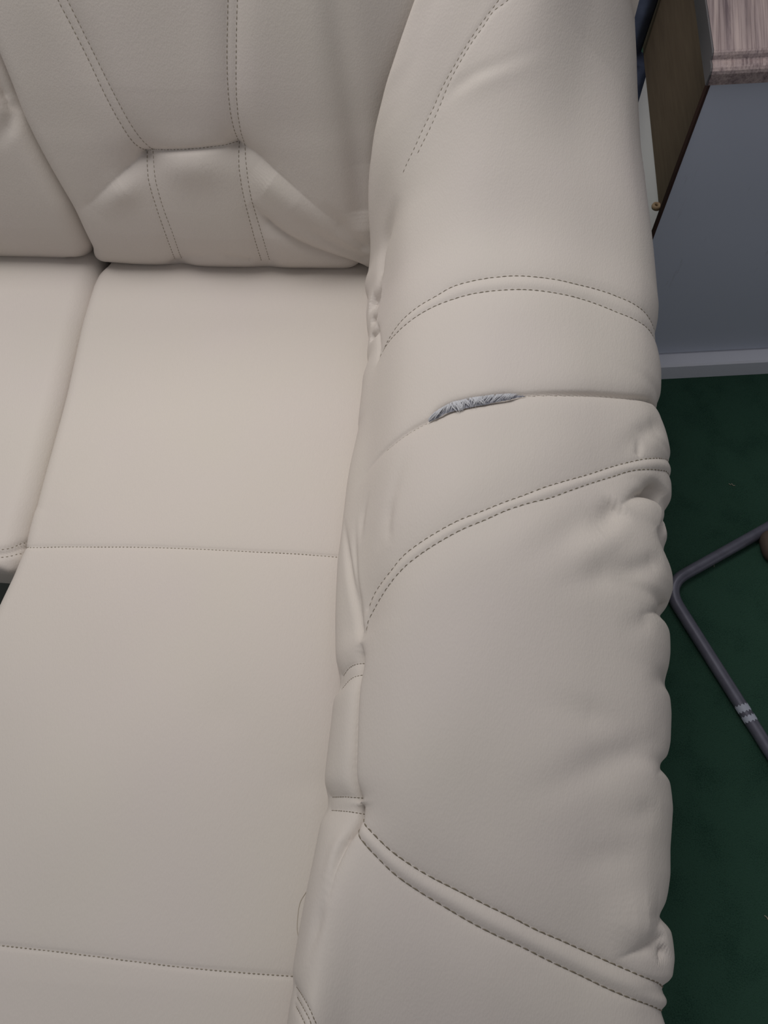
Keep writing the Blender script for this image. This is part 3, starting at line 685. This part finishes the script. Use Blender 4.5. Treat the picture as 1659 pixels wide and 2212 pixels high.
# base under the seats, back frame behind the cushions, small feet
bf = prism('base_frame', [(-1.34, YF + .05), (-.52, YF + .05), (-.50, -.68), (.0, -.68), (.30, -.66), (.34, .55), (.30, .78), (-1.34, .78)], .14, .345, M_BASE, sofa)
prism('back_frame', [(-1.34, .70), (.34, .70), (.34, .80), (-1.34, .80)], .12, .93, M_LEATHER, sofa)
for x, y in ((-1.28, YF + .12), (-.42, -.6), (.2, -.6), (.24, .7), (-1.28, .7)):
    vs = []; n = 12
    for z, r in ((0, .018), (.07, .022), (.135, .026), (.142, .026)): vs += [(x + r * math.cos(2 * math.pi * k / n), y + r * math.sin(2 * math.pi * k / n), z) for k in range(n)]
    fs = [(a * n + k, a * n + (k + 1) % n, (a + 1) * n + (k + 1) % n, (a + 1) * n + k) for a in range(3) for k in range(n)] + [tuple(reversed(range(n))), tuple(range(3 * n, 4 * n))]
    raw_mesh('foot', vs, fs, M_EDGE, sofa)

# ------------------------------------------------------------------ counter at the right
desk = empty('counter', (0.80, 1.2, 0))
tag(desk, 'blue-grey counter with wood-print worktop standing beside the sofa arm on green carpet', 'counter')
def dl(p): return (p[0] - .80, p[1] - 1.2)
YP = 1.107
def front(u, v, y=YP):
    r = ray(u, v); return EYE + r * y / r[1]
XP0 = front(1462, 350)[0] + .004; XP1 = front(1440, 430)[0]
xe_t, xe_b = front(1500, 225)[0], front(1408, 540)[0]
XE = (xe_t + xe_b) / 2
# end panel with the dark edging strip on its left edge
pv = lambda x, y, z: (x - .80, y - 1.2, z)
raw_mesh('end_panel', [pv(XE + .004, YP, .06), pv(1.8, YP, .06), pv(1.8, YP, .742), pv(XE + .004, YP, .742), pv(XE + .004, YP + .008, .06), pv(1.8, YP + .008, .06), pv(1.8, YP + .008, .742), pv(XE + .004, YP + .008, .742)],
         [(0, 1, 2, 3), (5, 4, 7, 6), (4, 0, 3, 7), (1, 5, 6, 2), (3, 2, 6, 7), (4, 5, 1, 0)], M_PANEL, desk)
raw_mesh('edging_strip', [pv(XE, YP - .001, .06), pv(XE + .004, YP - .001, .06), pv(XE + .004, YP - .001, .742), pv(XE, YP - .001, .742), pv(XE, YP + .009, .06), pv(XE + .004, YP + .009, .06), pv(XE + .004, YP + .009, .742), pv(XE, YP + .009, .742)],
         [(0, 1, 2, 3), (5, 4, 7, 6), (4, 0, 3, 7), (1, 5, 6, 2), (3, 2, 6, 7), (4, 5, 1, 0)], M_BROWN, desk)
# skirting: flat top, chamfer, upright front
sk = [(.0, 0.0), (.0, .045), (.004, .0492), (.030, .054), (.044, .054), (.044, .0)]
y_front = front(1545, 791)[1] if False else 1.106 - .0
ysk = YP - .030
def extrude_x(name, prof, x0, x1, m, parent, off=(0, 0), skew=0.0):
    n = len(prof)
    vs = [(x0 + skew * p[0] - .80, p[0] + off[0] - 1.2, p[1] + off[1]) for p in prof] + [(x1 - .80, p[0] + off[0] - 1.2, p[1] + off[1]) for p in prof]
    fs = [(k, (k + 1) % n, n + (k + 1) % n, n + k) for k in range(n)] + [tuple(reversed(range(n))), tuple(range(n, 2 * n))]
    o = raw_mesh(name, vs, fs, m, parent); return o
extrude_x('skirting', sk, XE + .02, 1.8, M_SKIRT, desk, (ysk, 0))
# worktop: moulded front edge, extruded along the front, left end cut slightly askew
wt = [(.0, .0), (.0, .017), (.0015, .0212), (.005, .0242), (.010, .0258), (.015, .0255), (.0185, .0252), (.0205, .0262), (.0225, .0315), (.025, .0345), (.029, .036), (.85, .036), (.85, .0)]
Zw = .742; yw = front(1530, 187, 1.077)[1]
xw = front(1526, 188, 1.077)[0]
def worktop():
    prof = wt; n = len(prof); sk_ = math.tan(math.radians(8.5))
    rows = [xw + .0005, xw + .012, 1.8]
    def X(x, p, k): return x + (sk_ * p[0] if k < 2 else 0)
    vs = []
    for k, x in enumerate(rows[0:1] + [rows[2]]):
        vs += [(X(x, p, 0 if k == 0 else 2) - .80, yw + p[0] - 1.2, Zw + p[1]) for p in prof]
    fs = [(k, (k + 1) % n, n + (k + 1) % n, n + k) for k in range(n)] + [tuple(range(n, 2 * n))]
    o = raw_mesh('worktop', vs, fs, M_WOOD, desk)
    # end band, a plain dark strip glued to the cut end
    vb = [(X(xw, p, 0) - .80 - d, yw + p[0] - 1.2, Zw + p[1]) for d in (0.0, .0025) for p in prof]
    # overhanging plain under-board of the worktop, left of the print
    fb = [(k, (k + 1) % n, n + (k + 1) % n, n + k) for k in range(n)] + [tuple(reversed(range(n))), tuple(range(n, 2 * n))]
    raw_mesh('end_band', vb, fb, M_EDGE, o)
worktop()
# inset side boards under the overhang
def skew_board(name, x0, y0, y1, z0, z1, th, m, parent, sl=math.tan(math.radians(7.7))):
    x1_ = x0 + (y1 - y0) * sl
    return prism(name, [(x0 - .80, y0 - 1.2), (x0 + th - .80, y0 - 1.2), (x1_ + th - .80, y1 - 1.2), (x1_ - .80, y1 - 1.2)], z0, z1, m, parent)
ZB = .25
pb = atz(1423, 455, ZB)
sl_ = (atz(1390, 130, ZB)[0] - pb[0]) / (atz(1390, 130, ZB)[1] - pb[1])
skew_board('side_board', pb[0] - (pb[1] - YP - .022) * sl_, YP + .012, 2.6, ZB, .742, .016, M_TAN, desk, sl_)
skew_board('plinth_board', pb[0] + .010 - (pb[1] - YP - .022) * sl_, YP + .012, 1.86, 0.0, ZB, .016, M_WHITE, desk, sl_)
# small tan eye bracket at the low front corner of the side board
bc = atz(1418, 446, ZB + .004)
def ring(name, c, R, r, m, parent, h=.012):
    vs, fs = [], []; n, q = 20, 8
    for a in range(n):
        t = 2 * math.pi * a / n
        for b in range(q):
            s_ = 2 * math.pi * b / q; rr = R + r * math.cos(s_)
            vs.append((c[0] - .80 + rr * math.cos(t), c[1] - 1.2 + rr * math.sin(t), c[2] + h * .5 * math.sin(s_)))
    for a in range(n):
        for b in range(q): fs.append((a * q + b, ((a + 1) % n) * q + b, ((a + 1) % n) * q + (b + 1) % q, a * q + (b + 1) % q))
    raw_mesh(name, vs, fs, m, parent, True)
ring('eye_bracket', bc, .0068, .0042, M_TAN2, desk)

# ------------------------------------------------------------------ navy cloth hanging behind
def navy():
    vs, fs = [], []; n, m = 40, 30
    x0, x1_ = .46, .69
    for a in range(n + 1):
        for b in range(m + 1):
            f = a / n; z = b / m * .75
            x1_ = .7215 if z > .249 else .765
            vs.append((x0 + (x1_ - x0) * f - .75, .018 * math.sin(f * 19 + .6 * math.sin(z * 6)) * (1 - z * .5) + .01 * math.sin(z * 14 + f * 5), z))
    for a in range(n):
        for b in range(m): fs.append((a * (m + 1) + b, (a + 1) * (m + 1) + b, (a + 1) * (m + 1) + b + 1, a * (m + 1) + b + 1))
    o = raw_mesh('draped_cloth', vs, fs, M_NAVY, None, True); o.location = (.75, 1.905, .0)
    md = o.modifiers.new('thickness', 'SOLIDIFY'); md.thickness = .006
    tag(o, 'dark navy cloth hanging in the gap between the sofa arm and the counter', 'cloth')
navy()

# ------------------------------------------------------------------ tubular chair runner
def tube_path(pts, rad, bend):
    out = [np.array(pts[0])]
    for k in range(1, len(pts) - 1):
        p, a, b = np.array(pts[k]), np.array(pts[k - 1]), np.array(pts[k + 1])
        da = (a - p) / np.linalg.norm(a - p); db = (b - p) / np.linalg.norm(b - p)
        s_, e = p + da * bend, p + db * bend
        for t in np.linspace(0, 1, 14): out.append((1 - t) ** 2 * s_ + 2 * t * (1 - t) * p + t * t * e)
    out.append(np.array(pts[-1])); return np.array(out)
def tube(name, path, r, m, parent, q=14):
    vs, fs = [], []
    for k in range(len(path)):
        t = path[min(k + 1, len(path) - 1)] - path[max(k - 1, 0)]; t /= np.linalg.norm(t)
        u = np.cross(t, [0, 0, 1]) if abs(t[2]) < .95 else np.cross(t, [1, 0, 0]); u /= np.linalg.norm(u); w = np.cross(u, t)
        vs += [path[k] + r * (math.cos(2 * math.pi * a / q) * u + math.sin(2 * math.pi * a / q) * w) for a in range(q)]
    for k in range(len(path) - 1):
        for a in range(q): fs.append((k * q + a, k * q + (a + 1) % q, (k + 1) * q + (a + 1) % q, (k + 1) * q + a))
    fs += [tuple(range(q)), tuple(reversed(range((len(path) - 1) * q, len(path) * q)))]
    return raw_mesh(name, vs, fs, m, parent, True)
TR = .0122; TZ = .0125
# the line of the tube on the floor (its centre): far leg, corner, near leg
fa, fb, na, nb_ = atz(1659, 1140, TZ), atz(1500, 1229, TZ), atz(1478, 1330, TZ), atz(1653, 1607, TZ)
def isect(p, d, q, e):
    A_ = np.array([[d[0], -e[0]], [d[1], -e[1]]]); t = np.linalg.solve(A_, (q - p)[:2]); return p + d * t[0]
cor = isect(fa, fb - fa, nb_, na - nb_)
far_end = fa + (fa - fb) / np.linalg.norm(fa - fb) * .22; near_end = nb_ + (nb_ - na) / np.linalg.norm(nb_ - na) * .10
chair = empty('tubular_chair', (float(cor[0]) + .2, float(cor[1]), 0))
tag(chair, 'grey steel tube floor frame of a chair on the green carpet beside the sofa arm', 'chair')
loc0 = np.array(chair.location)
fdir = (far_end - fa) / np.linalg.norm(far_end - fa); ndir = (near_end - nb_) / np.linalg.norm(near_end - nb_)
fr = tube('tube_frame', tube_path([far_end - loc0 + np.array([0, 0, .40]), far_end - loc0, cor - loc0, near_end - loc0, near_end - loc0 + np.array([.02, -.02, .40])], TR, .052), TR, M_TUBE, chair)
sv = [far_end - loc0 + np.array([-.02, .03, 0]), near_end - loc0 + np.array([-.0, -.05, 0])]
so = prism('seat', [(sv[0][0], sv[0][1]), (sv[1][0], sv[1][1]), (sv[1][0] + .42, sv[1][1] + .02), (sv[0][0] + .36, sv[0][1] + .02)], .405, .445, M_EDGE, chair); bevel(so, .012, 3)
# pale worn wraps of tape round the near leg
def wrap(u0, v0, u1, v1, name='tape_wrap'):
    a, b = atz(u0, v0, TZ), atz(u1, v1, TZ); d = ndir
    pa = nb_ + d * ((a - nb_) @ d); pb_ = nb_ + d * ((b - nb_) @ d)
    vs, fs = [], []; q = 16; n = 6; sd = np.cross(d, [0, 0, 1])
    for k in range(n + 1):
        for c in range(q + 1):
            an = math.radians(-5 + 175 * c / q) ; jag = .0022 * math.sin(c * 2.3 + k) * (1 if k in (0, n) else 0) + .004 * (c / q - .5)
            p = pa + (pb_ - pa) * k / n + d * jag + (TR + .0006) * (math.cos(an) * sd + math.sin(an) * np.array([0, 0, 1.]))
            vs.append(p - loc0)
    for k in range(n):
        for c in range(q): fs.append((k * (q + 1) + c, k * (q + 1) + c + 1, (k + 1) * (q + 1) + c + 1, (k + 1) * (q + 1) + c))
    raw_mesh(name, vs, fs, M_TAPE, fr, True)
wrap(1602, 1523, 1611, 1537); wrap(1616, 1546, 1624, 1558)
# rounded brown-grey glide block under the far leg, at the picture's edge
def block():
    c = atz(1672, 1180, .02) - loc0; vs, fs = [], []; n, m_ = 18, 8
    ax, ay, az = .026, .034, .03
    for b in range(m_ + 1):
        ph = -math.pi / 2 + math.pi * b / m_
        for a in range(n):
            t = 2 * math.pi * a / n; se = lambda v, e: math.copysign(abs(v) ** e, v)
            vs.append((c[0] + ax * se(math.cos(ph), .6) * se(math.cos(t), .7), c[1] + ay * se(math.cos(ph), .6) * se(math.sin(t), .7), max(.0005, .022 + az * .7 * se(math.sin(ph), .7))))
    for b in range(m_):
        for a in range(n): fs.append((b * n + a, b * n + (a + 1) % n, (b + 1) * n + (a + 1) % n, (b + 1) * n + a))
    raw_mesh('glide_block', vs, fs, M_FOOT, chair, True)
block()

tube('loose_thread', lt[::3] + np.array([0, 0, .0005]), .00035, M_LOOSE, seat, 5)

# ------------------------------------------------------------------ lint on the carpet
def lint(u, v, pts, label):
    c = atz(u, v, .0015); path = np.array([(p[0], p[1], .0015 + .001 * (k % 2)) for k, p in enumerate(pts)])
    o = tube('lint_scrap', path, .0009, M_LINT, None, 5); o.location = c * np.array([1, 1, 0])
    tag(o, label, 'lint', 'lint scraps on the carpet')
lint(1581, 1047, [(-.006, .003), (-.003, -.001), (0, .003), (.002, -.003), (.006, -.002)], 'crooked pale lint scrap on the carpet between counter and steel tube')
lint(1541, 1221, [(-.001, .003), (.0005, .001), (.001, -.002), (0, -.004)], 'tiny pale crumb of lint on the carpet inside the bend of the steel tube')
lint(1655, 1983, [(-.002, .004), (.001, .001), (.003, -.003)], 'small pale lint scrap on the carpet near the lower right corner')
